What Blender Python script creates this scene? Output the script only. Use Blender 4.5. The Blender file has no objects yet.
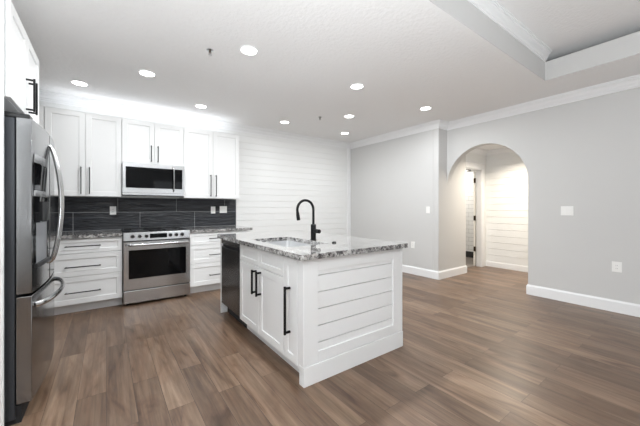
import bpy, bmesh, math, random
from mathutils import Vector, Matrix
random.seed(4)
PI = math.pi
SC = bpy.context.scene
COL = SC.collection

# ------------------------------------------------------------------ camera
cam_d = bpy.data.cameras.new('camera')
cam = bpy.data.objects.new('camera', cam_d)
COL.objects.link(cam)
cam.location = (0, 0, 1.2336)
cam.rotation_euler = (PI / 2, 0, -math.radians(35.9))
cam_d.sensor_fit = 'HORIZONTAL'
cam_d.sensor_width = 36
cam_d.lens = 295.2 / 640 * 36
cam_d.shift_y = -(213 - 207.42) / 640
cam_d.clip_start = 0.02
SC.camera = cam

# ------------------------------------------------------------------ world / light / exposure
w = bpy.data.worlds.new('world')
SC.world = w
w.use_nodes = True
bg = w.node_tree.nodes['Background']
bg.inputs[0].default_value = (0.93, 0.96, 1.0, 1)
bg.inputs[1].default_value = 1.0
SC.view_settings.view_transform = 'Standard'
SC.view_settings.look = 'None'
SC.view_settings.gamma = 1
SC.view_settings.exposure = 0.0
SC.view_settings.use_curve_mapping = False
SC.cycles.max_bounces = 10
SC.cycles.diffuse_bounces = 6
SC.cycles.sample_clamp_indirect = 6

def area(name, loc, rot, sx, sy, power, col=(1, 1, 1), spread=PI):
    d = bpy.data.lights.new(name, 'AREA')
    d.shape = 'RECTANGLE'; d.size = sx; d.size_y = sy
    d.energy = power; d.color = col; d.spread = spread
    o = bpy.data.objects.new(name, d); COL.objects.link(o)
    o.location = loc; o.rotation_euler = rot
    return o
# daylight of the tall glazing of the room behind the photographer
area('window_light', (2.9, -3.97, 1.35), (PI / 2, 0, 0), 2.7, 1.9, 12, (0.93, 0.97, 1.0))
# added fill light behind the camera, aimed up to brighten the ceiling
fl = area('ceiling_fill', (-.05, -.45, 1.0), (PI, 0, 0), 1.1, 1.1, 163, (.93, .97, 1))
XL_ = -1.2
# led strips lying on top of the wall cabinets, shining up
area('cabinet_top_led', (.6, 4.96, 2.46), (PI, 0, 0), 2.3, .16, 2.4, (0.93, 0.96, 1.0))
# added fill light at the solid left wall, brightening island side and right walls
area('side_fill', (XL_ + .03, -.1, 1.4), (0, -PI / 2, 0), 1.9, 2.0, 25, (0.93, 0.97, 1.0))
HALL_POWER = 33

# ------------------------------------------------------------------ materials
def srgb(r, g, b):
    f = lambda c: (c / 255 / 12.92) if c / 255 <= 0.04045 else ((c / 255 + 0.055) / 1.055) ** 2.4
    return (f(r), f(g), f(b), 1)

def mat(name, col, rough=0.5, metal=0.0, spec=0.5, coat=0.0):
    m = bpy.data.materials.new(name); m.use_nodes = True
    b = m.node_tree.nodes['Principled BSDF']
    b.inputs['Base Color'].default_value = col
    b.inputs['Roughness'].default_value = rough
    b.inputs['Metallic'].default_value = metal
    b.inputs['Specular IOR Level'].default_value = spec
    b.inputs['Coat Weight'].default_value = coat
    return m
def nodes(m): return m.node_tree.nodes, m.node_tree.links, m.node_tree.nodes['Principled BSDF']
def pos_map(m, scale=(1, 1, 1), obj=False):
    n, l, b = nodes(m)
    if obj:
        tc = n.new('ShaderNodeTexCoord'); src = tc.outputs['Object']
    else:
        g = n.new('ShaderNodeNewGeometry'); src = g.outputs['Position']
    mp = n.new('ShaderNodeMapping'); mp.inputs['Scale'].default_value = scale
    l.new(src, mp.inputs[0])
    return mp.outputs[0]
def noise(m, vec, scale, detail=4, rough=0.5, dist=0.0):
    n, l, b = nodes(m)
    t = n.new('ShaderNodeTexNoise'); t.inputs['Scale'].default_value = scale
    t.inputs['Detail'].default_value = detail; t.inputs['Roughness'].default_value = rough
    t.inputs['Distortion'].default_value = dist
    l.new(vec, t.inputs['Vector']); return t.outputs['Fac']
def ramp(m, fac, stops, interp='LINEAR'):
    n, l, b = nodes(m)
    r = n.new('ShaderNodeValToRGB'); r.color_ramp.interpolation = interp
    e = r.color_ramp.elements
    e[0].position, e[0].color = stops[0]; e[1].position, e[1].color = stops[-1]
    for p, c in stops[1:-1]:
        x = e.new(p); x.color = c
    l.new(fac, r.inputs[0]); return r.outputs[0]
def bump(m, h, strength, dist=0.002):
    n, l, b = nodes(m)
    u = n.new('ShaderNodeBump'); u.inputs['Strength'].default_value = strength
    u.inputs['Distance'].default_value = dist
    l.new(h, u.inputs['Height']); l.new(u.outputs[0], b.inputs['Normal'])
def mix(m, a, b_, fac, mode='MIX'):
    n, l, b = nodes(m)
    x = n.new('ShaderNodeMix'); x.data_type = 'RGBA'; x.blend_type = mode
    for s, v in ((x.inputs[0], fac), (x.inputs[6], a), (x.inputs[7], b_)):
        if hasattr(v, 'links') or hasattr(v, 'is_linked'): l.new(v, s)
        else: s.default_value = v
    return x.outputs[2]
def gray(v): return (v, v, v, 1)

WALL = mat('wall_paint', srgb(207, 207, 206), 0.55, spec=0.3)
bump(WALL, noise(WALL, pos_map(WALL), 160, 3), 0.08, 0.001)
CEIL = mat('ceiling_paint', srgb(240, 240, 240), 0.8, spec=0.2)
bump(CEIL, noise(CEIL, pos_map(CEIL), 30, 4, 0.6), 0.9, 0.007)
TRIM = mat('trim_white', srgb(238, 239, 240), 0.32, spec=0.4)
SHIP = mat('shiplap_white', srgb(234, 235, 234), 0.34, spec=0.4)
CAB = mat('cabinet_white', srgb(236, 237, 237), 0.34, spec=0.45)
KICK = mat('toe_kick', srgb(222, 222, 222), 0.5)
INT = mat('dark_gap', srgb(30, 30, 32), 0.8)
BLACK = mat('black_metal', srgb(22, 22, 23), 0.38, 0.6)
BPLAST = mat('black_plastic', srgb(24, 25, 27), 0.4)
GLASSBLK = mat('black_glass', srgb(9, 10, 12), 0.05, spec=0.2)
PLATE = mat('plate_plastic', srgb(244, 244, 242), 0.3)
SLOT = mat('slot_gray', srgb(150, 150, 150), 0.5)
DGREY = mat('fridge_side', srgb(62, 65, 70), 0.45, 0.3)
def brushed(name, col, rough, sc):
    m = mat(name, col, rough, 1.0)
    f = noise(m, pos_map(m, sc, True), 1, 3)
    n, l, b = nodes(m)
    r = n.new('ShaderNodeMapRange'); r.inputs[3].default_value = rough - 0.05; r.inputs[4].default_value = rough + 0.09
    l.new(f, r.inputs[0]); l.new(r.outputs[0], b.inputs['Roughness'])
    bump(m, f, 0.05, 0.0006)
    return m
STEEL = brushed('brushed_steel', srgb(198, 199, 200), 0.2, (2, 2, 420))
STEELV = brushed('brushed_steel_door', srgb(146, 147, 148), 0.14, (260, 260, 2))
HSTEEL = mat('handle_steel', srgb(200, 201, 202), 0.2, 1.0)
SINKM = mat('sink_steel', srgb(225, 226, 227), 0.35, 0.85)
DWM = mat('dishwasher_black_steel', srgb(92, 90, 89), 0.26, 0.85)
BRONZE = mat('hinge_bronze', srgb(74, 60, 46), 0.4, 0.8)
DOORW = mat('door_white', srgb(240, 238, 232), 0.35)
TILEW = mat('white_tile', srgb(238, 238, 236), 0.25)
DARKT = mat('dark_base_tile', srgb(45, 44, 45), 0.4)
GREYF = mat('grey_tile_floor', srgb(120, 112, 105), 0.4)
def tile_lines(m, w, h):
    n, l, b = nodes(m)
    g = n.new('ShaderNodeNewGeometry'); sep = n.new('ShaderNodeSeparateXYZ'); l.new(g.outputs['Position'], sep.inputs[0])
    cmb = n.new('ShaderNodeCombineXYZ'); l.new(sep.outputs['Y'], cmb.inputs[0]); l.new(sep.outputs['Z'], cmb.inputs[1])
    br = n.new('ShaderNodeTexBrick'); l.new(cmb.outputs[0], br.inputs['Vector']); br.inputs['Scale'].default_value = 1
    br.inputs['Brick Width'].default_value = w; br.inputs['Row Height'].default_value = h; br.inputs['Mortar Size'].default_value = .003
    c = mix(m, srgb(238, 238, 236), srgb(175, 175, 172), br.outputs['Fac']); l.new(c, b.inputs['Base Color'])
tile_lines(TILEW, .3, .1)
LAMP = bpy.data.materials.new('lamp_diffuser'); LAMP.use_nodes = True
_b = LAMP.node_tree.nodes['Principled BSDF']
_b.inputs['Emission Color'].default_value = (1, 0.98, 0.95, 1); _b.inputs['Emission Strength'].default_value = 9

# wood plank floor: planks run along Y
FLOOR = mat('wood_plank', gray(0.2), 0.33, spec=0.45)
def build_floor():
    m = FLOOR; n, l, b = nodes(m)
    g = n.new('ShaderNodeNewGeometry')
    sep = n.new('ShaderNodeSeparateXYZ'); l.new(g.outputs['Position'], sep.inputs[0])
    cmb = n.new('ShaderNodeCombineXYZ'); l.new(sep.outputs['Y'], cmb.inputs[0]); l.new(sep.outputs['X'], cmb.inputs[1])
    br = n.new('ShaderNodeTexBrick'); l.new(cmb.outputs[0], br.inputs['Vector'])
    br.offset = 0.37; br.offset_frequency = 2
    br.inputs['Scale'].default_value = 1
    br.inputs['Brick Width'].default_value = 1.22; br.inputs['Row Height'].default_value = 0.152
    br.inputs['Mortar Size'].default_value = 0.0011; br.inputs['Mortar Smooth'].default_value = 0.2
    br.inputs['Color1'].default_value = gray(0); br.inputs['Color2'].default_value = gray(1)
    br.inputs['Mortar'].default_value = gray(0.5); br.inputs['Bias'].default_value = 0
    # grain coordinates shifted per plank
    sh = n.new('ShaderNodeVectorMath'); sh.operation = 'MULTIPLY_ADD'
    l.new(br.outputs['Color'], sh.inputs[0]); sh.inputs[1].default_value = (37, 61, 17); l.new(g.outputs['Position'], sh.inputs[2])
    m1 = n.new('ShaderNodeMapping'); m1.inputs['Scale'].default_value = (14, 0.8, 1); l.new(sh.outputs[0], m1.inputs[0])
    m2 = n.new('ShaderNodeMapping'); m2.inputs['Scale'].default_value = (95, 2.6, 1); l.new(sh.outputs[0], m2.inputs[0])
    n1 = noise(m, m1.outputs[0], 1, 5, 0.6, 1.3)
    n2 = noise(m, m2.outputs[0], 1, 4, 0.6)
    c_plank = ramp(m, br.outputs['Color'], [(0, srgb(120, 99, 82)), (0.5, srgb(138, 115, 96)), (1, srgb(156, 133, 112))])
    grain = ramp(m, n1, [(0.28, srgb(132, 118, 108)), (0.5, srgb(205, 200, 195)), (0.72, srgb(255, 255, 255))])
    c = mix(m, c_plank, grain, 0.75, 'MULTIPLY')
    fine = ramp(m, n2, [(0.3, gray(0.62)), (0.65, gray(1))])
    c = mix(m, c, fine, 0.55, 'MULTIPLY')
    m3 = n.new('ShaderNodeMapping'); m3.inputs['Scale'].default_value = (5.5, 1.3, 1); l.new(sh.outputs[0], m3.inputs[0])
    n3 = noise(m, m3.outputs[0], 1, 3, 0.55, 2.2)
    knot = ramp(m, n3, [(0.24, srgb(120, 92, 78)), (0.40, srgb(225, 212, 205)), (0.6, srgb(255, 255, 255))])
    c = mix(m, c, knot, 0.7, 'MULTIPLY')
    c = mix(m, c, srgb(48, 38, 33), br.outputs['Fac'])
    l.new(c, b.inputs['Base Color'])
    r = n.new('ShaderNodeMapRange'); r.inputs[3].default_value = 0.27; r.inputs[4].default_value = 0.42
    l.new(n1, r.inputs[0]); l.new(r.outputs[0], b.inputs['Roughness'])
    bump(m, n2, 0.12, 0.001)
build_floor()

GRAN = mat('granite', gray(0.5), 0.07, spec=0.75, coat=0.5)
def build_granite():
    m = GRAN; n, l, b = nodes(m)
    p = pos_map(m)
    a = noise(m, p, 34, 6, 0.7, 0.6); c = noise(m, p, 90, 4, 0.7); d = noise(m, p, 7, 4, 0.6, 1.0)
    base = ramp(m, a, [(0.36, srgb(34, 34, 38)), (0.44, srgb(112, 110, 110)), (0.50, srgb(180, 178, 176)), (0.60, srgb(222, 221, 218))])
    spk = ramp(m, c, [(0.38, srgb(22, 22, 26)), (0.46, srgb(255, 255, 255))])
    cc = mix(m, base, spk, 0.85, 'MULTIPLY')
    cl = ramp(m, d, [(0.36, srgb(120, 116, 116)), (0.62, srgb(255, 255, 255))])
    cc = mix(m, cc, cl, 0.6, 'MULTIPLY')
    l.new(cc, b.inputs['Base Color'])
build_granite()

SLATE = mat('slate_tile', gray(0.03), 0.3, spec=0.5)
def build_slate():
    m = SLATE; n, l, b = nodes(m)
    g = n.new('ShaderNodeNewGeometry')
    sep = n.new('ShaderNodeSeparateXYZ'); l.new(g.outputs['Position'], sep.inputs[0])
    cmb = n.new('ShaderNodeCombineXYZ')
    ax = n.new('ShaderNodeMath'); ax.operation = 'ADD'; ax.inputs[1].default_value = 3.84 + 0.361; l.new(sep.outputs['X'], ax.inputs[0])
    az = n.new('ShaderNodeMath'); az.operation = 'ADD'; az.inputs[1].default_value = -0.665; l.new(sep.outputs['Z'], az.inputs[0])
    l.new(ax.outputs[0], cmb.inputs[0]); l.new(az.outputs[0], cmb.inputs[1])
    br = n.new('ShaderNodeTexBrick'); l.new(cmb.outputs[0], br.inputs['Vector'])
    br.offset = 0.356; br.inputs['Scale'].default_value = 1
    br.inputs['Brick Width'].default_value = 0.768; br.inputs['Row Height'].default_value = 0.25
    br.inputs['Mortar Size'].default_value = 0.0022; br.inputs['Mortar Smooth'].default_value = 0.1
    mp = n.new('ShaderNodeMapping'); mp.inputs['Scale'].default_value = (3.2, 1, 34); l.new(g.outputs['Position'], mp.inputs[0])
    f = noise(m, mp.outputs[0], 1, 2, 0.5, 1.6)
    c = ramp(m, f, [(0.38, srgb(20, 22, 27)), (0.68, srgb(48, 51, 58))])
    c = mix(m, c, srgb(165, 167, 168), br.outputs['Fac'])
    l.new(c, b.inputs['Base Color'])
    bump(m, f, 0.9, 0.012)
build_slate()

# ------------------------------------------------------------------ mesh helpers
class MB:
    def __init__(s): s.bm = bmesh.new()
    def box(s, x0, x1, y0, y1, z0, z1):
        x0, x1 = min(x0, x1), max(x0, x1); y0, y1 = min(y0, y1), max(y0, y1); z0, z1 = min(z0, z1), max(z0, z1)
        v = [s.bm.verts.new(p) for p in ((x0, y0, z0), (x1, y0, z0), (x1, y1, z0), (x0, y1, z0), (x0, y0, z1), (x1, y0, z1), (x1, y1, z1), (x0, y1, z1))]
        for f in ((3, 2, 1, 0), (4, 5, 6, 7), (0, 1, 5, 4), (1, 2, 6, 5), (2, 3, 7, 6), (3, 0, 4, 7)):
            s.bm.faces.new([v[i] for i in f])
        return s
    def ring(s, c, t, r, n, up=None):
        t = t.normalized()
        a = up or (Vector((0, 0, 1)) if abs(t.z) < 0.9 else Vector((1, 0, 0)))
        u = t.cross(a).normalized(); v = u.cross(t).normalized()
        ru, rv = (r if isinstance(r, tuple) else (r, r))
        return [s.bm.verts.new(c + u * (ru * math.cos(2 * PI * k / n)) + v * (rv * math.sin(2 * PI * k / n))) for k in range(n)]
    def tube(s, pts, r, n=14, up=None):
        pts = [Vector(p) for p in pts]; rings = []
        rr = r if isinstance(r, list) else [r] * len(pts)
        for i, p in enumerate(pts):
            t = (pts[min(i + 1, len(pts) - 1)] - pts[max(i - 1, 0)])
            rings.append(s.ring(p, t, rr[i], n, up))
        for a, b in zip(rings, rings[1:]):
            for k in range(n): s.bm.faces.new((a[k], a[(k + 1) % n], b[(k + 1) % n], b[k]))
        s.bm.faces.new(rings[0][::-1]); s.bm.faces.new(rings[-1])
        return s
    def cyl(s, p0, p1, r, n=20): return s.tube([p0, p1], r, n)
    def lathe(s, prof, c, n=28):
        rings = [[s.bm.verts.new((c[0] + r * math.cos(2 * PI * k / n), c[1] + r * math.sin(2 * PI * k / n), c[2] + z)) for k in range(n)] for r, z in prof]
        for a, b in zip(rings, rings[1:]):
            for k in range(n): s.bm.faces.new((a[k], a[(k + 1) % n], b[(k + 1) % n], b[k]))
        s.bm.faces.new(rings[0][::-1]); s.bm.faces.new(rings[-1])
        return s
    def prism(s, poly, axis, a0, a1):
        """poly: list of 2D points; axis x: (y,z), y: (x,z), z: (x,y)"""
        f = {'x': lambda p, a: (a, p[0], p[1]), 'y': lambda p, a: (p[0], a, p[1]), 'z': lambda p, a: (p[0], p[1], a)}[axis]
        A = [s.bm.verts.new(f(p, a0)) for p in poly]; B = [s.bm.verts.new(f(p, a1)) for p in poly]
        n = len(poly)
        s.bm.faces.new(A[::-1]); s.bm.faces.new(B)
        for k in range(n): s.bm.faces.new((A[k], A[(k + 1) % n], B[(k + 1) % n], B[k]))
        return s
    def build(s, name, m, parent=None, bevel=0.0, smooth=False, segs=2):
        bmesh.ops.recalc_face_normals(s.bm, faces=s.bm.faces)
        me = bpy.data.meshes.new(name); s.bm.to_mesh(me); s.bm.free()
        me.materials.append(m)
        o = bpy.data.objects.new(name, me); COL.objects.link(o)
        if parent: o.parent = parent
        if smooth:
            for p in me.polygons: p.use_smooth = True
            try: me.set_sharp_from_angle(angle=math.radians(40))
            except Exception: pass
        if bevel:
            md = o.modifiers.new('bevel', 'BEVEL'); md.width = bevel; md.segments = segs
            md.limit_method = 'ANGLE'; md.angle_limit = math.radians(40)
        return o
def B(*a): return MB().box(*a)
def tag(o, label, cat, group=None):
    o['label'] = label; o['category'] = cat
    if group: o['group'] = group
    return o
def struct(o): o['kind'] = 'structure'; return o
def stuff(o): o['kind'] = 'stuff'; return o
def thing(name, label, cat, loc=(0, 0, 0), rz=0, group=None):
    o = bpy.data.objects.new(name, None); COL.objects.link(o)
    o.empty_display_size = 0.05
    o.location = loc; o.rotation_euler = (0, 0, rz)
    return tag(o, label, cat, group)

def sweep(path, prof, closed=False):
    """prof: (offset to the left of travel, z). path: list of (x,y)."""
    mb = MB(); n = len(path); cols = []
    P = [Vector(p) for p in path]
    def nrm(a, b):
        d = (b - a).normalized(); return Vector((-d.y, d.x))
    for i, p in enumerate(P):
        if closed or 0 < i < n - 1:
            n1 = nrm(P[i - 1], p); n2 = nrm(p, P[(i + 1) % n]); o = (n1 + n2) / (1 + n1.dot(n2))
        elif i == 0: o = nrm(P[0], P[1])
        else: o = nrm(P[-2], P[-1])
        cols.append([mb.bm.verts.new((p.x + o.x * d, p.y + o.y * d, z)) for d, z in prof])
    k = len(prof)
    for a, b in zip(cols, cols[1:] + ([cols[0]] if closed else [])):
        for j in range(k): mb.bm.faces.new((a[j], a[(j + 1) % k], b[(j + 1) % k], b[j]))
    if not closed:
        mb.bm.faces.new(cols[0]); mb.bm.faces.new(cols[-1][::-1])
    return mb
def crown_prof(zt, h=0.12, d=0.09):
    q = [(0, -1), (.16, -1), (.16, -.84), (.26, -.80), (.30, -.70), (.42, -.62), (.50, -.44), (.66, -.28), (.80, -.24), (.82, -.14), (1, -.12), (1, 0), (0, 0)]
    return [(a * d, zt + b * h) for a, b in q]
def base_prof(h=0.14, d=0.016):
    return [(0, 0), (d, 0), (d, h * .84), (d * .8, h * .9), (d * .5, h * .95), (d * .45, h), (0, h)]
def ship_prof(z0, z1, pitch, off, gap=0.006, depth=0.009):
    """front surface profile: list of (depth, z) with v grooves"""
    out = [(0, z0)]
    z = off
    while z < z1 - 0.01:
        if z > z0 + 0.01:
            out += [(0, z - gap / 2 - 0.001), (depth, z - gap / 2), (depth, z + gap / 2), (0, z + gap / 2 + 0.001)]
        z += pitch
    out.append((0, z1))
    return out

# ------------------------------------------------------------------ room dimensions
YB, XA, XB, YR, XL, ZC = 5.15, 4.60, 4.865, 2.90, -1.20, 2.708
XH, ZH = 6.50, 2.42
AY0, AY1 = 1.668, 2.898       # arch opening
YREAR = -4.0

o = struct(MB().prism([(XL - .1, YREAR), (7.5, YREAR), (7.5, 5.3), (XL - .1, 5.3)], 'z', -0.08, 0).build('floor', FLOOR))

# back wall with shiplap boards
p = ship_prof(0, ZC, 0.118, 0.052)
struct(MB().prism([(YB + d, z) for d, z in p] + [(YB + .1, ZC), (YB + .1, 0)], 'x', XL, XA + 0.1).build('wall_back', SHIP))
struct(B(4.50, 4.598, YB - 0.012, YB, 0.14, ZC - 0.11).build('trim_corner', TRIM, bevel=0.002))
struct(B(XL - .1, XL, YREAR, YB + .1, 0, ZC).build('wall_left', WALL))
struct(B(XA, XA + 0.1, YR + .1, YB, 0, ZC).build('wall_niche', WALL))
struct(B(XA, 5.50, YR, YR + 0.1, 0, ZC).build('wall_return', WALL, bevel=0.006))
# rear wall of the room with its glazed opening, behind the photographer
mr = MB().box(XL - .1, 1.5, YREAR - .1, YREAR, 0, ZC).box(4.3, XB + .13, YREAR - .1, YREAR, 0, ZC).box(1.5, 4.3, YREAR - .1, YREAR, 0, .35).box(1.5, 4.3, YREAR - .1, YREAR, 2.35, ZC)
struct(mr.build('wall_rear', WALL))
struct(MB().box(1.5, 4.3, YREAR - .06, YREAR - .04, .35, .42).box(1.5, 4.3, YREAR - .06, YREAR - .04, 2.28, 2.35).box(1.5, 1.57, YREAR - .06, YREAR - .04, .42, 2.28).box(4.23, 4.3, YREAR - .06, YREAR - .04, .42, 2.28).box(2.86, 2.94, YREAR - .06, YREAR - .04, .42, 2.28).build('window_1', TRIM))
# right wall with the arched opening
arc = []
R = (AY1 - AY0) / 2; cy = (AY0 + AY1) / 2; SPR = 1.62
for k in range(49):
    t = PI * k / 48
    arc.append((cy - R * math.cos(t), SPR + (R + .01) * math.sin(t)))
poly = [(YREAR, 0), (AY0, 0)] + arc + [(YR, SPR), (YR, ZC), (YREAR, ZC)]
struct(MB().prism(poly, 'x', XB, XB + 0.13).build('wall_right', WALL, bevel=0.004))

# hall behind the arch
p = ship_prof(0, ZH, 0.132, 0.115)
struct(MB().prism([(XH + d, z) for d, z in p] + [(XH + .1, ZH), (XH + .1, 0)], 'y', 0.2, 3.0).build('wall_hall', SHIP))
struct(B(XB + .13, XH, 0.1, 0.2, 0, ZH).build('wall_hall_end', WALL))
struct(B(XB + .13, XH + .1, 0.1, YR, ZH, ZH + .08).build('ceiling_hall', CEIL))
struct(B(5.5, XH + .1, YR, 3.1, ZH, ZH + .08).build('ceiling_hall_end', CEIL))
DX0, DX1, DZ, DY = 5.53, 6.31, 2.02, 3.0
struct(MB().prism([(DX1, 0), (XH, 0), (XH, ZH), (5.5, ZH), (5.5, DZ), (DX1, DZ)], 'y', DY, DY + .1).build('wall_hall_door', SHIP))
struct(sweep([(XH, 0.2), (XH, DY), (5.5, DY)], crown_prof(ZH, .10, .08)).build('trim_hall_crown', TRIM))
struct(sweep([(XH, 0.2), (XH, DY), (6.41, DY)], base_prof(.115, .012)).build('baseboard_hall', TRIM))
dr = struct(MB().box(DX1, DX1 + .09, DY - .018, DY, 0, DZ).box(5.502, DX1 + .09, DY - .02, DY, DZ, DZ + .11).box(5.502, DX1 + .11, DY - .035, DY, DZ + .11, DZ + .135)
       .build('trim_door_casing', TRIM, bevel=0.002))
struct(MB().box(DX1 - .012, DX1, DY, DY + .1, 0, DZ).box(5.5, DX1, DY, DY + .1, DZ - .012, DZ).build('trim_door_jamb', TRIM))

# room beyond the hall door
struct(B(7.25, 7.35, 3.1, 5.3, 0, ZH).build('wall_bath', TILEW))
struct(B(XA + .1, 7.35, 5.2, 5.3, 0, ZH).build('wall_bath_end', TILEW))
struct(B(XH, 7.35, 3.0, 3.1, 0, ZH).build('wall_bath_front', TILEW))
struct(B(XA + .1, 7.35, 3.1, 5.3, ZH, ZH + .08).build('ceiling_bath', CEIL))
struct(B(7.235, 7.25, 3.1, 5.2, 0, .15).build('baseboard_bath', DARKT))
struct(B(XA + .1, 7.235, 3.12, 5.2, 0.0, 0.006).build('floor_bath', GREYF))

# kitchen ceiling with a tray recess
TX0, TX1, TY0, TY1, ZT = 1.6, 4.14, -3.0, 1.25, 3.035
m_ = MB()
P = [[(XL, YREAR), (TX0, YREAR), (TX0, YB), (XL, YB)]]
m_.box(XL - .1, TX0, YREAR, YB + .1, ZC, ZC + .05)
m_.box(TX0, XB + .13, TY1, YB + .1, ZC, ZC + .05)
m_.box(TX1, XB + .13, YREAR, TY1, ZC, ZC + .05)
m_.box(TX0, TX1, YREAR, TY0, ZC, ZC + .05)
struct(m_.build('ceiling', CEIL))
struct(B(TX0 - .2, 4.65, TY0 - .2, TY1 + .35, ZT, ZT + .05).build('ceiling_tray', CEIL))
E_ = .004
struct(MB().box(TX0, TX1 - E_, TY1 - E_, TY1 + .05, ZC + .001, ZT).build('trim_tray_fascia', WALL))
struct(MB().box(TX1 - E_, 4.6, TY0, TY1 + .3, ZC + .001, ZC + .215).build('trim_tray_fascia', WALL))
struct(MB().box(TX0 - .05, TX0 + E_, TY0, TY1 - E_, ZC + .001, ZT).build('trim_tray_fascia', WALL))
struct(MB().box(TX0, TX1, TY0 - .05, TY0 + E_, ZC + .001, ZT).build('trim_tray_fascia', WALL))
struct(MB().box(4.6, 4.65, TY0, TY1 + .3, ZC + .05, ZT).box(TX1 - .04, 4.6, TY1 + .3, TY1 + .35, ZC + .05, ZT).build('trim_tray_upper', CEIL))
struct(sweep([(TX1, TY1), (TX0, TY1)], crown_prof(ZT, .115, .07)).build('trim_tray_crown', TRIM))

# crown and baseboards of the kitchen
struct(sweep([(XB, YREAR), (XB, YR), (XA, YR), (XA, YB), (XL, YB)], crown_prof(ZC, .12, .09)).build('trim_crown', TRIM))
struct(sweep([(XB, YREAR), (XB, AY0 - .0), (XB + .13, AY0 - .0)], base_prof()).build('baseboard_right', TRIM))
struct(sweep([(5.50, YR + .1), (5.50, YR), (XA, YR), (XA, YB), (1.90, YB)], base_prof()).build('baseboard_niche', TRIM))

# ------------------------------------------------------------------ kitchen building blocks
def bar_pull(parent, x, y, z, length, vertical=True, off=0.035, t=0.011, name='handle'):
    """pull standing off a face at local y, towards -y"""
    m = MB(); h = length / 2
    if vertical:
        m.box(x - t / 2, x + t / 2, y - off - t, y - off, z - h, z + h)
        for s in (-1, 1): m.box(x - t / 2, x + t / 2, y - off, y, z + s * (h - t) - t / 2 * 1.0, z + s * (h - t) + t / 2)
    else:
        m.box(x - h, x + h, y - off - t, y - off, z - t / 2, z + t / 2)
        for s in (-1, 1): m.box(x + s * (h - t) - t / 2, x + s * (h - t) + t / 2, y - off, y, z - t / 2, z + t / 2)
    o = m.build(name, BLACK, parent, bevel=0.0015)
    o['label'] = 'black bar pull'
    return o
def shaker(parent, name, x0, x1, y, z0, z1, rail=0.06, t=0.02, m=None):
    """shaker front; face at local y (front), thickness towards +y"""
    b = MB(); bm = b.bm
    d = 0.009
    def rect(a, yy, e=0.0):
        return [bm.verts.new(p) for p in ((x0 + a + e, yy, z0 + a + e), (x1 - a - e, yy, z0 + a + e), (x1 - a - e, yy, z1 - a - e), (x0 + a + e, yy, z1 - a - e))]
    back = rect(0, y + t); f0 = rect(0, y); f1 = rect(rail, y); f2 = rect(rail, y + d, 0.0015)
    bm.faces.new(back[::-1]); bm.faces.new(f2)
    for A, C in ((back, f0), (f0, f1), (f1, f2)):
        for k in range(4): bm.faces.new((A[k], A[(k + 1) % 4], C[(k + 1) % 4], C[k]))
    return b.build(name, m or CAB, parent, bevel=0.0015, segs=1)
G = 0.0018

def upper_cabinet(label, x0, x1, z0, z1, ndoor, hl, front=4.79, loc=(0, 0), rz=0, depth=None, group=None, name='upper_cabinet'):
    yb = YB if depth is None else front + depth
    t = thing(name, label, 'cabinet', (loc[0], loc[1], 0), rz, group)
    B(x0 + .0005, x1 - .0005, front + .021, yb - .001, z0, z1).build('body', CAB, t, bevel=.001, segs=1)
    w = (x1 - x0) / ndoor
    for k in range(ndoor):
        a, b = x0 + k * w + G, x0 + (k + 1) * w - G
        d = shaker(t, 'door', a, b, front, z0 + .003, z1 - .003)
        if ndoor == 1: hx = b - .04
        else: hx = (b - .04) if k == 0 else (a + .04)
        bar_pull(d, hx, front, z0 + .03 + hl / 2, hl)
    return t

# ------------------------------------------------------------------ cooking wall
upper_cabinet('tall white two-door wall cabinet left of the microwave, beside the fridge', -.60, .168, 1.375, 2.44, 2, .34)
upper_cabinet('short white two-door wall cabinet directly above the microwave', .170, .942, 1.845, 2.44, 2, .23)
upper_cabinet('tall white two-door wall cabinet right of the microwave, next to the shiplap wall', .944, 1.80, 1.375, 2.44, 2, .34)
upper_cabinet('white corner wall cabinet mostly hidden behind the fridge, a sliver beside its door', -1.195, -.604, 1.375, 2.44, 1, .34)

def drawer_cabinet(label, x0, x1, front=4.43):
    t = thing('base_cabinet', label, 'cabinet')
    m = MB().box(x0 + .0005, x1 - .0005, front + .021, YB - .012, .105, .875)
    m.build('body', CAB, t)
    B(x0, x1, front + .085, front + .10, 0.0, .104).build('toe_kick', KICK, t)
    for z0, z1 in ((.70, .868), (.435, .694), (.112, .429)):
        d = shaker(t, 'drawer', x0 + G, x1 - G, front, z0, z1, rail=.045 if z1 > .8 else .06)
        bar_pull(d, (x0 + x1) / 2, front, (z0 + z1) / 2 - (0 if z1 > .8 else .018), .33, vertical=False)
    return t
drawer_cabinet('white three-drawer base cabinet left of the range, beside the fridge', -.597, .163)
drawer_cabinet('white three-drawer base cabinet right of the range, partly behind the island', .949, 1.80)
t = thing('corner_cabinet', 'white blind corner base cabinet hidden behind the fridge, left of the drawers', 'cabinet')
B(-1.195, -.60, 4.451, YB - .012, .105, .875).build('body', CAB, t)
shaker(t, 'door', -1.19, -.602, 4.43, .112, .868)
B(-1.195, -.60, 4.515, 4.53, 0, .104).build('toe_kick', KICK, t)

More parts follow.
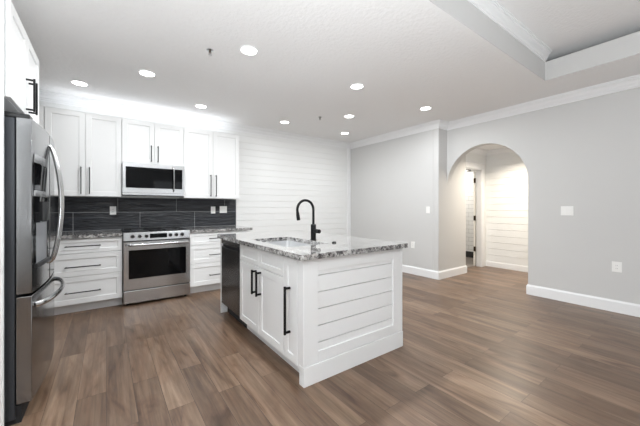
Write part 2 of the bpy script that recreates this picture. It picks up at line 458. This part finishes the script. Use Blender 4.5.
def slab_outline(x0, x1, y0, y1, r, n=6):
    out = []
    for cx_, cy_, a0 in ((x1 - r, y0 + r, -PI / 2), (x1 - r, y1 - r, 0), (x0 + r, y1 - r, PI / 2), (x0 + r, y0 + r, PI)):
        for k in range(n + 1):
            a = a0 + PI / 2 * k / n; out.append((cx_ + r * math.cos(a), cy_ + r * math.sin(a)))
    return out
def slab(name, x0, x1, y0, y1, z0, z1, r, m, hole=None, hr=.03):
    b = MB(); bm = b.bm
    loops = [slab_outline(x0, x1, y0, y1, r)]
    if hole: loops.append(slab_outline(*hole, hr))
    edges = []
    for L in loops:
        vs = [bm.verts.new((p[0], p[1], z1)) for p in L]
        edges += [bm.edges.new((vs[k], vs[(k + 1) % len(vs)])) for k in range(len(vs))]
    res = bmesh.ops.triangle_fill(bm, edges=edges, use_beauty=True)
    faces = [f for f in res['geom'] if isinstance(f, bmesh.types.BMFace)]
    ex = bmesh.ops.extrude_face_region(bm, geom=faces)
    for v in ex['geom']:
        if isinstance(v, bmesh.types.BMVert): v.co.z = z0
    return b.build(name, m, None, bevel=0.004)
tag(slab('countertop', XL + .002, .162, 4.405, YB - .013, .876, .915, .004, GRAN), 'grey speckled granite countertop on the drawers left of the range', 'countertop')
tag(slab('countertop', .950, 1.875, 4.405, YB - .013, .876, .915, .008, GRAN), 'grey speckled granite countertop on the drawers right of the range', 'countertop')
tag(B(XL, 1.872, YB - .012, YB - .0005, .86, 1.3745).build('backsplash', SLATE), 'dark slate tile backsplash with rippled surface and thin pale grout lines', 'backsplash')

def plate(name, label, cat, loc, rz, w, h, kind):
    """wall plate facing local -y at loc"""
    t = thing(name, label, cat, loc, rz)
    B(-w / 2, w / 2, -.006, 0, -h / 2, h / 2).build('plate', PLATE, t, bevel=.002)
    n = max(1, round(w / .075)); 
    for k in range(n):
        x = (k - (n - 1) / 2) * .046
        if kind == 'switch':
            B(x - .016, x + .016, -.010, -.006, -.033, .033).build('rocker', PLATE, t, bevel=.001)
        else:
            f = B(x - .017, x + .017, -.009, -.006, -.034, .034).build('socket', PLATE, t, bevel=.002)
            for dz in (-.018, .018):
                for dx in (-.0065, .0065):
                    B(x + dx - .0015, x + dx + .0015, -.0095, -.0088, dz - .005, dz + .006).build('slot', SLOT, f)
    return t
PW = YB - .0125
plate('wall_outlet', 'white outlet on the dark backsplash left of the range', 'outlet', (.077, PW, 1.19), 0, .075, .118, 'outlet')
plate('wall_outlet', 'narrow white outlet on the dark backsplash right of the range', 'outlet', (1.472, PW, 1.19), 0, .075, .118, 'outlet')
plate('light_switch', 'wide white double switch on the backsplash at its right end', 'switch', (1.645, PW, 1.197), 0, .125, .118, 'switch')
plate('light_switch', 'wide white switch plate on the grey wall right of the arch', 'switch', (XB - .0005, 1.228, 1.19), PI / 2 * -1, .13, .12, 'switch')
plate('wall_outlet', 'white outlet low on the grey wall at the far right', 'outlet', (XB - .0005, .765, .534), -PI / 2, .085, .12, 'outlet')
plate('light_switch', 'white single switch on the grey wall left of the arch', 'switch', (XA - .0005, 3.10, 1.19), -PI / 2, .075, .118, 'switch')
plate('wall_outlet', 'white outlet low on the grey wall just past the island corner', 'outlet', (XA - .0005, 3.42, .54), -PI / 2, .075, .118, 'outlet')

# ---- microwave
def microwave():
    x0, x1, z0, z1, f = .175, .937, 1.405, 1.842, 4.735
    t = thing('microwave', 'stainless steel over-the-range microwave with black glass door', 'microwave')
    B(x0, x1, f + .03, YB - .013, z0, z1).build('body', BPLAST, t, bevel=.003)
    fr = MB()
    gx0, gx1, gz0, gz1 = x0 + .035, x1 - .025, z0 + .095, z1 - .055
    fr.box(x0, x1, f, f + .03, gz1, z1).box(x0, x1, f, f + .03, z0 + .03, gz0).box(x0, gx0, f, f + .03, gz0, gz1).box(gx1, x1, f, f + .03, gz0, gz1)
    fr.build('front_frame', STEEL, t)
    B(gx0, .80, f + .004, f + .02, gz0, gz1).build('window', GLASSBLK, t)
    B(.803, gx1, f + .003, f + .02, gz0, gz1).build('control_panel', GLASSBLK, t)
    B(x0, x1, f + .012, f + .03, z0, z0 + .028).build('vent_strip', STEEL, t)
    hx = .792
    pts = [(hx, f + .002, gz0 - .035), (hx, f - .028, gz0 - .02)]
    for k in range(9):
        s = k / 8; pts.append((hx, f - .034 - .014 * math.sin(PI * s), gz0 - .005 + (gz1 - gz0 + .01) * s))
    pts += [(hx, f - .028, gz1 + .02), (hx, f + .002, gz1 + .035)]
    MB().tube(pts, (.013, .009), 12, up=Vector((1, 0, 0))).build('handle', HSTEEL, t, smooth=True)
microwave()

# ---- range
def range_():
    x0, x1, f = .170, .944, 4.375
    t = thing('range', 'stainless steel slide-in electric range with black glass oven window', 'range')
    B(x0 + .004, x1 - .004, f + .05, YB - .03, .02, .905).build('body', BPLAST, t)
    B(x0, x1, f + .06, YB - .02, .905, .921).build('cooktop', GLASSBLK, t, bevel=.003)
    B(x0 + .03, x1 - .03, YB - .07, YB - .025, .921, .936).build('rear_vent', BPLAST, t, bevel=.003)
    for bx, by, r in ((.36, 4.62, .11), (.75, 4.62, .085), (.36, 4.93, .075), (.75, 4.93, .10)):
        MB().lathe([(r, .0), (r, .0006), (r - .004, .0006)], (bx, by, .921)).build('burner_ring', mat('burner_mark', srgb(70, 70, 72), .3), t)
    cp = MB().prism([(f + .008, .812), (f + .07, .812), (f + .07, .918), (f + .035, .922), (f + .018, .915)], 'x', x0, x1).build('control_panel', STEEL, t, bevel=.003)
    B((x0 + x1) / 2 - .10, (x0 + x1) / 2 + .10, f + .009, f + .02, .836, .893).build('display', GLASSBLK, cp)
    for kx in (.268, .343, .418, .696, .768, .840):
        k = MB().cyl((kx, f + .016, .866), (kx, f + .002, .866), .026, 24).build('knob_base', HSTEEL, cp, smooth=True)
        MB().cyl((kx, f + .003, .866), (kx, f - .018, .866), .019, 20).box(kx - .004, kx + .004, f - .024, f - .018, .848, .884).build('knob', BPLAST, cp, smooth=True)
    wx0, wx1, wz0, wz1 = x0 + .055, x1 - .055, .335, .695
    d = MB()
    z0, z1 = .198, .800
    d.box(x0 + .002, x1 - .002, f, f + .045, wz1, z1).box(x0 + .002, x1 - .002, f, f + .045, z0, wz0)
    d.box(x0 + .002, wx0, f, f + .045, wz0, wz1).box(wx1, x1 - .002, f, f + .045, wz0, wz1)
    door = d.build('oven_door', STEEL, t)
    B(wx0, wx1, f + .004, f + .03, wz0, wz1).build('window', GLASSBLK, door)
    hz = .762; pts = [(x0 + .035, f + .002, hz), (x0 + .04, f - .03, hz)]
    for k in range(11):
        s = k / 10; pts.append((x0 + .055 + (x1 - x0 - .11) * s, f - .042 - .012 * math.sin(PI * s), hz))
    pts += [(x1 - .04, f - .03, hz), (x1 - .035, f + .002, hz)]
    MB().tube(pts, (.012, .015), 12).build('handle', HSTEEL, door, smooth=True)
    B((x0 + x1) / 2 - .028, (x0 + x1) / 2 + .028, f - .0012, f, .262, .276).build('badge', HSTEEL, door)
    B(x0 + .002, x1 - .002, f, f + .045, .032, .186).build('drawer', STEEL, t, bevel=.003)
    for lx in (x0 + .05, x1 - .05):
        MB().cyl((lx, f + .07, 0), (lx, f + .07, .03), .016, 12).build('foot', BPLAST, t)
range_()

# ------------------------------------------------------------------ left wall: over-fridge cabinet, side panel, refrigerator
# things built facing local -y and turned to face +x
tag(B(XL + .001, -.452, 2.298, 2.318, 0, 2.44).build('side_panel', CAB, bevel=.001), 'tall narrow white side panel at the left picture edge, beside the fridge', 'panel')
# local x runs along world +Y, local -y is world +X  (rz = +90deg: (x,y)->(-y,x))
upper_cabinet('white two-door cabinet with long black pulls above the fridge', 0, .875, 1.845, 2.40, 2, .22, front=0, loc=(-.432, 2.335), rz=PI / 2, depth=.76, name='overfridge_cabinet')

def refrigerator():
    t = thing('refrigerator', 'stainless steel french-door refrigerator with bottom freezer and water dispenser', 'refrigerator', (-.415, 2.36, 0), PI / 2)
    W = .912
    B(.006, W - .006, .004, .76, .03, 1.742).build('cabinet_body', DGREY, t, bevel=.004)
    def front(name, a, b, z0, z1, m=STEELV):
        # curved face: depth of the bow as function of x over the whole width
        bow = lambda x: -.066 - .026 * (1 - (2 * x / W - 1) ** 2)
        n = 14; poly = [(a, 0), (b, 0)]
        pts = [(a + (b - a) * k / n, bow(a + (b - a) * k / n)) for k in range(n + 1)][::-1]
        pts[0] = (b, pts[0][1] + .004); 
        poly += pts
        return MB().prism(poly, 'z', z0, z1).build(name, m, t, bevel=.003, smooth=True), bow
    dn, bow = front('door', 0, W / 2 - .002, .738, 1.745)
    df, _ = front('door', W / 2 + .002, W, .738, 1.745)
    fz, _ = front('freezer_drawer', 0, W, .115, .722)
    # handles
    for d, x in ((dn, W / 2 - .045), (df, W / 2 + .045)):
        y0 = bow(x); pts = []
        n = 16
        for k in range(n + 1):
            s = k / n; pts.append((x, y0 - .012 - .050 * math.sin(PI * s) ** .8, .862 + .79 * s))
        pts = [(x, y0 + .002, .852)] + pts + [(x, y0 + .002, 1.662)]
        MB().tube(pts, (.012, .017), 14, up=Vector((1, 0, 0))).build('handle', HSTEEL, d, smooth=True)
    pts = []
    for k in range(19):
        s = k / 18; x = .07 + (W - .14) * s
        pts.append((x, bow(x) - .012 - .052 * math.sin(PI * s) ** .6, .655))
    pts = [(.062, bow(.062) + .002, .655)] + pts + [(W - .062, bow(W - .062) + .002, .655)]
    MB().tube(pts, (.017, .012), 14, up=Vector((0, 1, 0))).build('handle', HSTEEL, fz, smooth=True)
    # dispenser on the near door
    a, b = .035, .33
    def panel(a, b, z0, z1, off, m, name, par, th=.012):
        n = 6
        o1 = [(a + (b - a) * k / n, bow(a + (b - a) * k / n) - off) for k in range(n + 1)]
        o2 = [(x, y + th) for x, y in o1][::-1]
        return MB().prism(o1 + o2, 'z', z0, z1).build(name, m, par, bevel=.001, smooth=True)
    dp = panel(a, b, 1.14, 1.55, .003, GLASSBLK, 'dispenser', dn)
    panel(a, b, 1.50, 1.55, .005, HSTEEL, 'trim_band', dp)
    panel(a, b, 1.30, 1.335, .006, HSTEEL, 'trim_band', dp)
    panel(a + .16, a + .235, 1.15, 1.27, .022, BPLAST, 'paddle', dp, .02)
    ap = panel(a + .03, b - .02, .90, 1.14, .003, mat('dispenser_alcove', srgb(165, 168, 172), .3, .6), 'alcove', dn)
    panel(a, a + .03, .90, 1.14, .003, GLASSBLK, 'alcove_side', dn)
    panel(a, b, .875, .90, .016, BPLAST, 'drip_tray', dn, .025)
    B(.02, .11, -.055, .10, 1.747, 1.775).build('hinge_cover', BPLAST, t, bevel=.006)
    B(W - .11, W - .02, -.055, .10, 1.747, 1.775).build('hinge_cover', BPLAST, t, bevel=.006)
    B(.02, W - .02, -.02, .70, .0, .10).build('base_grille', INT, t)
refrigerator()

# ------------------------------------------------------------------ island (fronts face -x)
FX = 1.09
IY0, IY1 = 1.70, 3.50
# local frame for -x facing fronts: rz=-90deg: local (x,y)->(y,-x): local -y => world -x ; local x => world -Y
def isl(name, label, cat, y1):
    return thing(name, label, cat, (FX, y1, 0), -PI / 2)
ID = .58
def island():
    # end panel nearest the camera (faces -Y), to the floor
    t = thing('end_panel', 'white framed shiplap end panel of the island facing the viewer', 'panel')
    x0, x1 = FX, 2.135
    fy = IY0
    fx0, fx1, fz0, fz1 = 1.215, 2.015, .215, .785
    m = MB()
    m.box(x0, fx0, fy, fy + .054, .137, .874).box(fx1, x1 - .02, fy, fy + .054, .137, .874)
    m.box(fx0, fx1, fy, fy + .054, .137, fz0).box(fx0, fx1, fy, fy + .054, fz1, .874)
    m.build('frame', CAB, t, bevel=.0012, segs=1)
    B(x0, x1 + .004, fy - .006, fy + .054, 0, .134).build('base_board', CAB, t, bevel=.003)
    B(x1 - .018, x1, fy - .002, fy + .054, .135, .874).build('corner_board', CAB, t, bevel=.002)
    pr = ship_prof(fz0, fz1, .1195, .273, gap=.005, depth=.016)
    MB().prism([(fy + .009 + d, z) for d, z in pr] + [(fy + .05, fz1), (fy + .05, fz0)], 'x', fx0, fx1).build('shiplap_board', CAB, t)
    # back of the island, full-length panel on the seating side
    t2 = tag(B(FX + ID + .02, 2.13, IY0 + .056, IY1 - .03, 0, .874).build('seating_side_box', CAB, bevel=.002), 'white boxed back of the island behind its cabinets, on the far side', 'panel')
    # far end panel
    tag(B(FX - .002, FX + ID + .018, IY1 - .028, IY1, 0, .874).build('side_panel', CAB, bevel=.002), 'thin white end board of the island beyond the dishwasher', 'panel')
    # narrow pull-out
    yb, ya = 1.975, IY0 + .056
    t = isl('narrow_cabinet', 'narrow white island cabinet with one long black pull at the near corner', 'cabinet', yb)
    w = yb - ya
    B(.001, w - .001, .021, ID, .105, .874).build('body', CAB, t)
    d = shaker(t, 'door', .003, w - .025, 0, .112, .862, rail=.055)
    bar_pull(d, .095, 0, .485, .35, off=.036, t=.015)
    B(w - .023, w, .002, .02, .105, .874).build('filler_strip', CAB, t)
    B(0, w, .075, .09, 0, .104).build('toe_kick', KICK, t)
    # sink base
    ya2, yb2 = 1.976, 2.885
    t = isl('sink_cabinet', 'white island sink cabinet with two doors and two false drawer fronts', 'cabinet', yb2)
    w = yb2 - ya2
    m = MB().box(.001, .02, .021, ID, .105, .874).box(w - .02, w - .001, .021, ID, .105, .874).box(.02, w - .02, .021, ID, .105, .125)
    m.box(.02, w - .02, .021, .035, .125, .874).box(.02, w - .02, ID - .015, ID, .125, .874)
    m.build('body', CAB, t)
    for k in range(2):
        a, b = k * w / 2 + G, (k + 1) * w / 2 - G
        shaker(t, 'false_drawer', a, b, 0, .708, .862, rail=.045)
        d = shaker(t, 'door', a, b, 0, .112, .702)
        bar_pull(d, (b - .045) if k == 0 else (a + .045), 0, .572, .215, off=.036, t=.015)
    B(0, w, .075, .09, 0, .104).build('toe_kick', KICK, t)
    # dishwasher
    ya3, yb3 = 2.887, IY1 - .03
    t = isl('dishwasher', 'black stainless dishwasher built into the far end of the island', 'dishwasher', yb3)
    w = yb3 - ya3
    B(.004, w - .004, .03, ID, .105, .872).build('body', BPLAST, t)
    B(.004, w - .004, .0, .028, .125, .785).build('door', DWM, t, bevel=.004)
    B(.004, w - .004, .0, .028, .815, .868).build('control_strip', DWM, t, bevel=.003)
    B(.004, w - .004, .018, .028, .786, .814).build('pocket_handle', INT, t)
    B(.004, w - .004, .07, .08, .0, .104).build('toe_kick', INT, t)
island()
SH = (1.17, 1.60, 2.06, 2.80)
tag(slab('island_countertop', 1.052, 2.185, 1.665, 3.535, .876, .915, .025, GRAN, hole=SH), 'large grey speckled granite countertop on the island with sink cutout', 'countertop')
# sink basin
def sink():
    x0, x1, y0, y1 = SH[0] - .008, SH[1] + .008, SH[2] - .008, SH[3] + .008
    zt, zb = .8755, .68
    b = MB(); bm = b.bm; rings = []
    def rng(e, z, r): return [bm.verts.new((p[0], p[1], z)) for p in slab_outline(x0 + e, x1 - e, y0 + e, y1 - e, r, 6)]
    rings = [rng(-.006, zt, .04), rng(.004, zt, .035), rng(.006, zb + .03, .035), rng(.016, zb + .008, .035), rng(.04, zb, .04)]
    out = [rng(.03, zb - .003, .04), rng(.0, zb + .02, .035), rng(-.006, zt - .003, .04)]
    seq = rings + out
    for A, C in zip(rings, rings[1:]):
        for k in range(len(A)): bm.faces.new((A[k], A[(k + 1) % len(A)], C[(k + 1) % len(A)], C[k]))
    bm.faces.new(rings[-1])
    for A, C in zip(out, out[1:]):
        for k in range(len(A)): bm.faces.new((A[k], A[(k + 1) % len(A)], C[(k + 1) % len(A)], C[k]))
    bm.faces.new(out[0])
    A, C = out[-1], rings[0]
    for k in range(len(A)): bm.faces.new((A[k], A[(k + 1) % len(A)], C[(k + 1) % len(A)], C[k]))
    t = thing('sink', 'undermount stainless sink set in the island countertop', 'sink', (0, 0, 0))
    b.build('basin', SINKM, t, smooth=True)
    MB().lathe([(.045, 0), (.045, .003), (.03, .003), (.028, -.0)], ((x0 + x1) / 2, (y0 + y1) / 2, zb)).build('drain', HSTEEL, t, smooth=True)
sink()
def faucet():
    fx, fy = 1.64, 2.376
    t = thing('faucet', 'matte black gooseneck faucet standing on the island countertop', 'faucet', (fx, fy, .915))
    MB().lathe([(.031, 0), (.031, .006), (.026, .008), (.026, .150), (.020, .155)], (0, 0, 0)).build('body', BLACK, t, smooth=True)
    pts = [(0, 0, .15), (0, 0, .28)]
    r = .092; zc = .295
    for k in range(17):
        a = PI * k / 16 * 1.08
        pts.append((-r + r * math.cos(a), 0, zc + r * math.sin(a)))
    sp = MB().tube(pts, .0125, 16, up=Vector((0, 1, 0))).build('spout', BLACK, t, smooth=True)
    e = Vector(pts[-1]); dr = (e - Vector(pts[-2])).normalized()
    MB().tube([e - dr * .004, e + dr * .03, e + dr * .075], [.0135, .0165, .0165], 18, up=Vector((0, 1, 0))).build('spray_head', BLACK, t, smooth=True)
    MB().cyl((0, -.02, .09), (0, -.10, .09), .0195, 20).build('handle', BLACK, t, smooth=True)
faucet()
t = thing('air_switch', 'small dark disposal button on the countertop at the sink corner', 'button', (1.655, 2.07, .9155))
MB().lathe([(.019, 0), (.019, .008), (.013, .012), (.012, .012)], (0, 0, 0)).build('button', BLACK, t, smooth=True)

# ------------------------------------------------------------------ hall door and fixture beyond
dg = thing('hall_door', 'white interior door standing open in the hall doorway, showing its hinges', 'door', (DX1 - .02, DY + .115, 0), math.radians(16))
B(0, .76, 0, .036, .008, DZ - .02).build('door_leaf', DOORW, dg, bevel=.002)
for z in (1.80, 1.01, .36):
    MB().box(-.004, .0, .001, .034, z - .05, z + .05).cyl((-.010, .0, z - .05), (-.010, .0, z + .05), .008, 10).build('hinge', BRONZE, dg)
t = thing('wall_fixture', 'small black bar fixture high in the room beyond the hall doorway', 'fixture', (7.249, 3.72, 2.17), -PI / 2)
MB().cyl((0, 0, 0), (0, -.02, 0), .035, 16).build('mounting_plate', BLACK, t)
MB().cyl((0, -.02, 0), (0, -.10, 0), .012, 10).cyl((-.09, -.10, 0), (.09, -.10, 0), .018, 12).build('bar', BLACK, t)

# ------------------------------------------------------------------ ceiling lights and sprinklers
LIGHTS = [(1.083, 2.63, 'recessed light in the kitchen ceiling, straight above the dishwasher side of the island front, largest on the left-centre'),
          (.362, 3.736, ''), (-.255, 4.50, ''), (1.115, 4.49, ''), (2.49, 4.48, ''), (2.466, 2.64, ''), (3.84, 2.63, ''), (3.171, 3.58, ''), (3.83, 4.45, '')]
LAB = ['round recessed ceiling light right of the nearest sprinkler, above the dishwasher',
       'large round recessed ceiling light between the fridge and the nearest sprinkler',
       'round recessed ceiling light above the tall cabinet beside the fridge',
       'round recessed ceiling light above the cabinet right of the microwave',
       'round recessed ceiling light near the crown above the middle of the shiplap wall',
       'round recessed ceiling light almost directly above the faucet, the larger of those nearby',
       'round recessed ceiling light in front of the grey wall left of the arch',
       'round recessed ceiling light just right of the far sprinkler',
       'round recessed ceiling light closest to the far corner of shiplap and grey wall']
CANS = [38, 11, .6, .6, 1.4, 22, 11, 17, 1.6]    # watts of each can
for (x, y, _), lab, pw in zip(LIGHTS, LAB, CANS):
    t = thing('ceiling_light', lab, 'light', (x, y, ZC), 0, 'round recessed lights in the kitchen ceiling')
    MB().lathe([(.085, 0), (.085, -.006), (.074, -.009), (.072, -.002), (.072, 0)], (0, 0, 0), 32).build('trim_ring', TRIM, t, smooth=True)
    MB().lathe([(.070, -.001), (.070, -.006), (.05, -.007), (.01, -.0072)], (0, 0, 0), 32).build('diffuser', LAMP, t, smooth=True)
    near_wall = y > 4.4      # the row along the cabinets is dimmed and has narrow optics
    d = bpy.data.lights.new('downlight', 'AREA'); d.shape = 'DISK'; d.size = .13; d.color = (.96, .985, 1)
    d.energy = pw; d.spread = math.radians(115 if near_wall else 180)
    lo = bpy.data.objects.new('wall_downlight' if near_wall else 'downlight', d); COL.objects.link(lo); lo.location = (x, y, ZC - .012)
for (x, y), lab in zip([(.787, 2.844), (2.823, 3.90)], ['small fire sprinkler hanging from the ceiling between the two nearest lights', 'tiny fire sprinkler in the ceiling near the far lights']):
    t = thing('fire_sprinkler', lab, 'sprinkler', (x, y, ZC), 0, 'ceiling sprinklers')
    MB().lathe([(.032, 0), (.032, -.004), (.012, -.007), (.011, -.007)], (0, 0, 0), 20).build('escutcheon', HSTEEL, t, smooth=True)
    MB().cyl((0, 0, -.005), (0, 0, -.02), .009, 10).cyl((-.011, 0, -.018), (-.007, 0, -.045), .002, 6).cyl((.011, 0, -.018), (.007, 0, -.045), .002, 6).cyl((0, 0, -.018), (0, 0, -.045), .003, 6).build('frame', BRONZE, t)
    MB().lathe([(.017, -.045), (.017, -.047), (.01, -.047)], (0, 0, 0), 16).build('deflector', HSTEEL, t)

# hall lamp (out of sight above the arch) and the lamp of the room beyond
for nm, lab, x, y, pw in (('hall_light', 'round ceiling light of the hall behind the arch', 5.75, 2.2, HALL_POWER), ('bath_light', 'round ceiling light of the room beyond the hall door', 6.6, 3.9, 22)):
    t = thing(nm, lab, 'light', (x, y, ZH))
    MB().lathe([(.11, 0), (.11, -.02), (.09, -.03), (.02, -.034)], (0, 0, 0), 28).build('diffuser', LAMP, t, smooth=True)
    d = bpy.data.lights.new('lamp', 'AREA'); d.shape = 'DISK'; d.size = .25; d.energy = pw; d.color = (1, .89, .74) if nm[0] == 'h' else (1, .95, .88)
    if nm[0] == 'h': d.spread = math.radians(140)
    lo = bpy.data.objects.new('lamp', d); COL.objects.link(lo); lo.location = (x, y, ZH - .04)
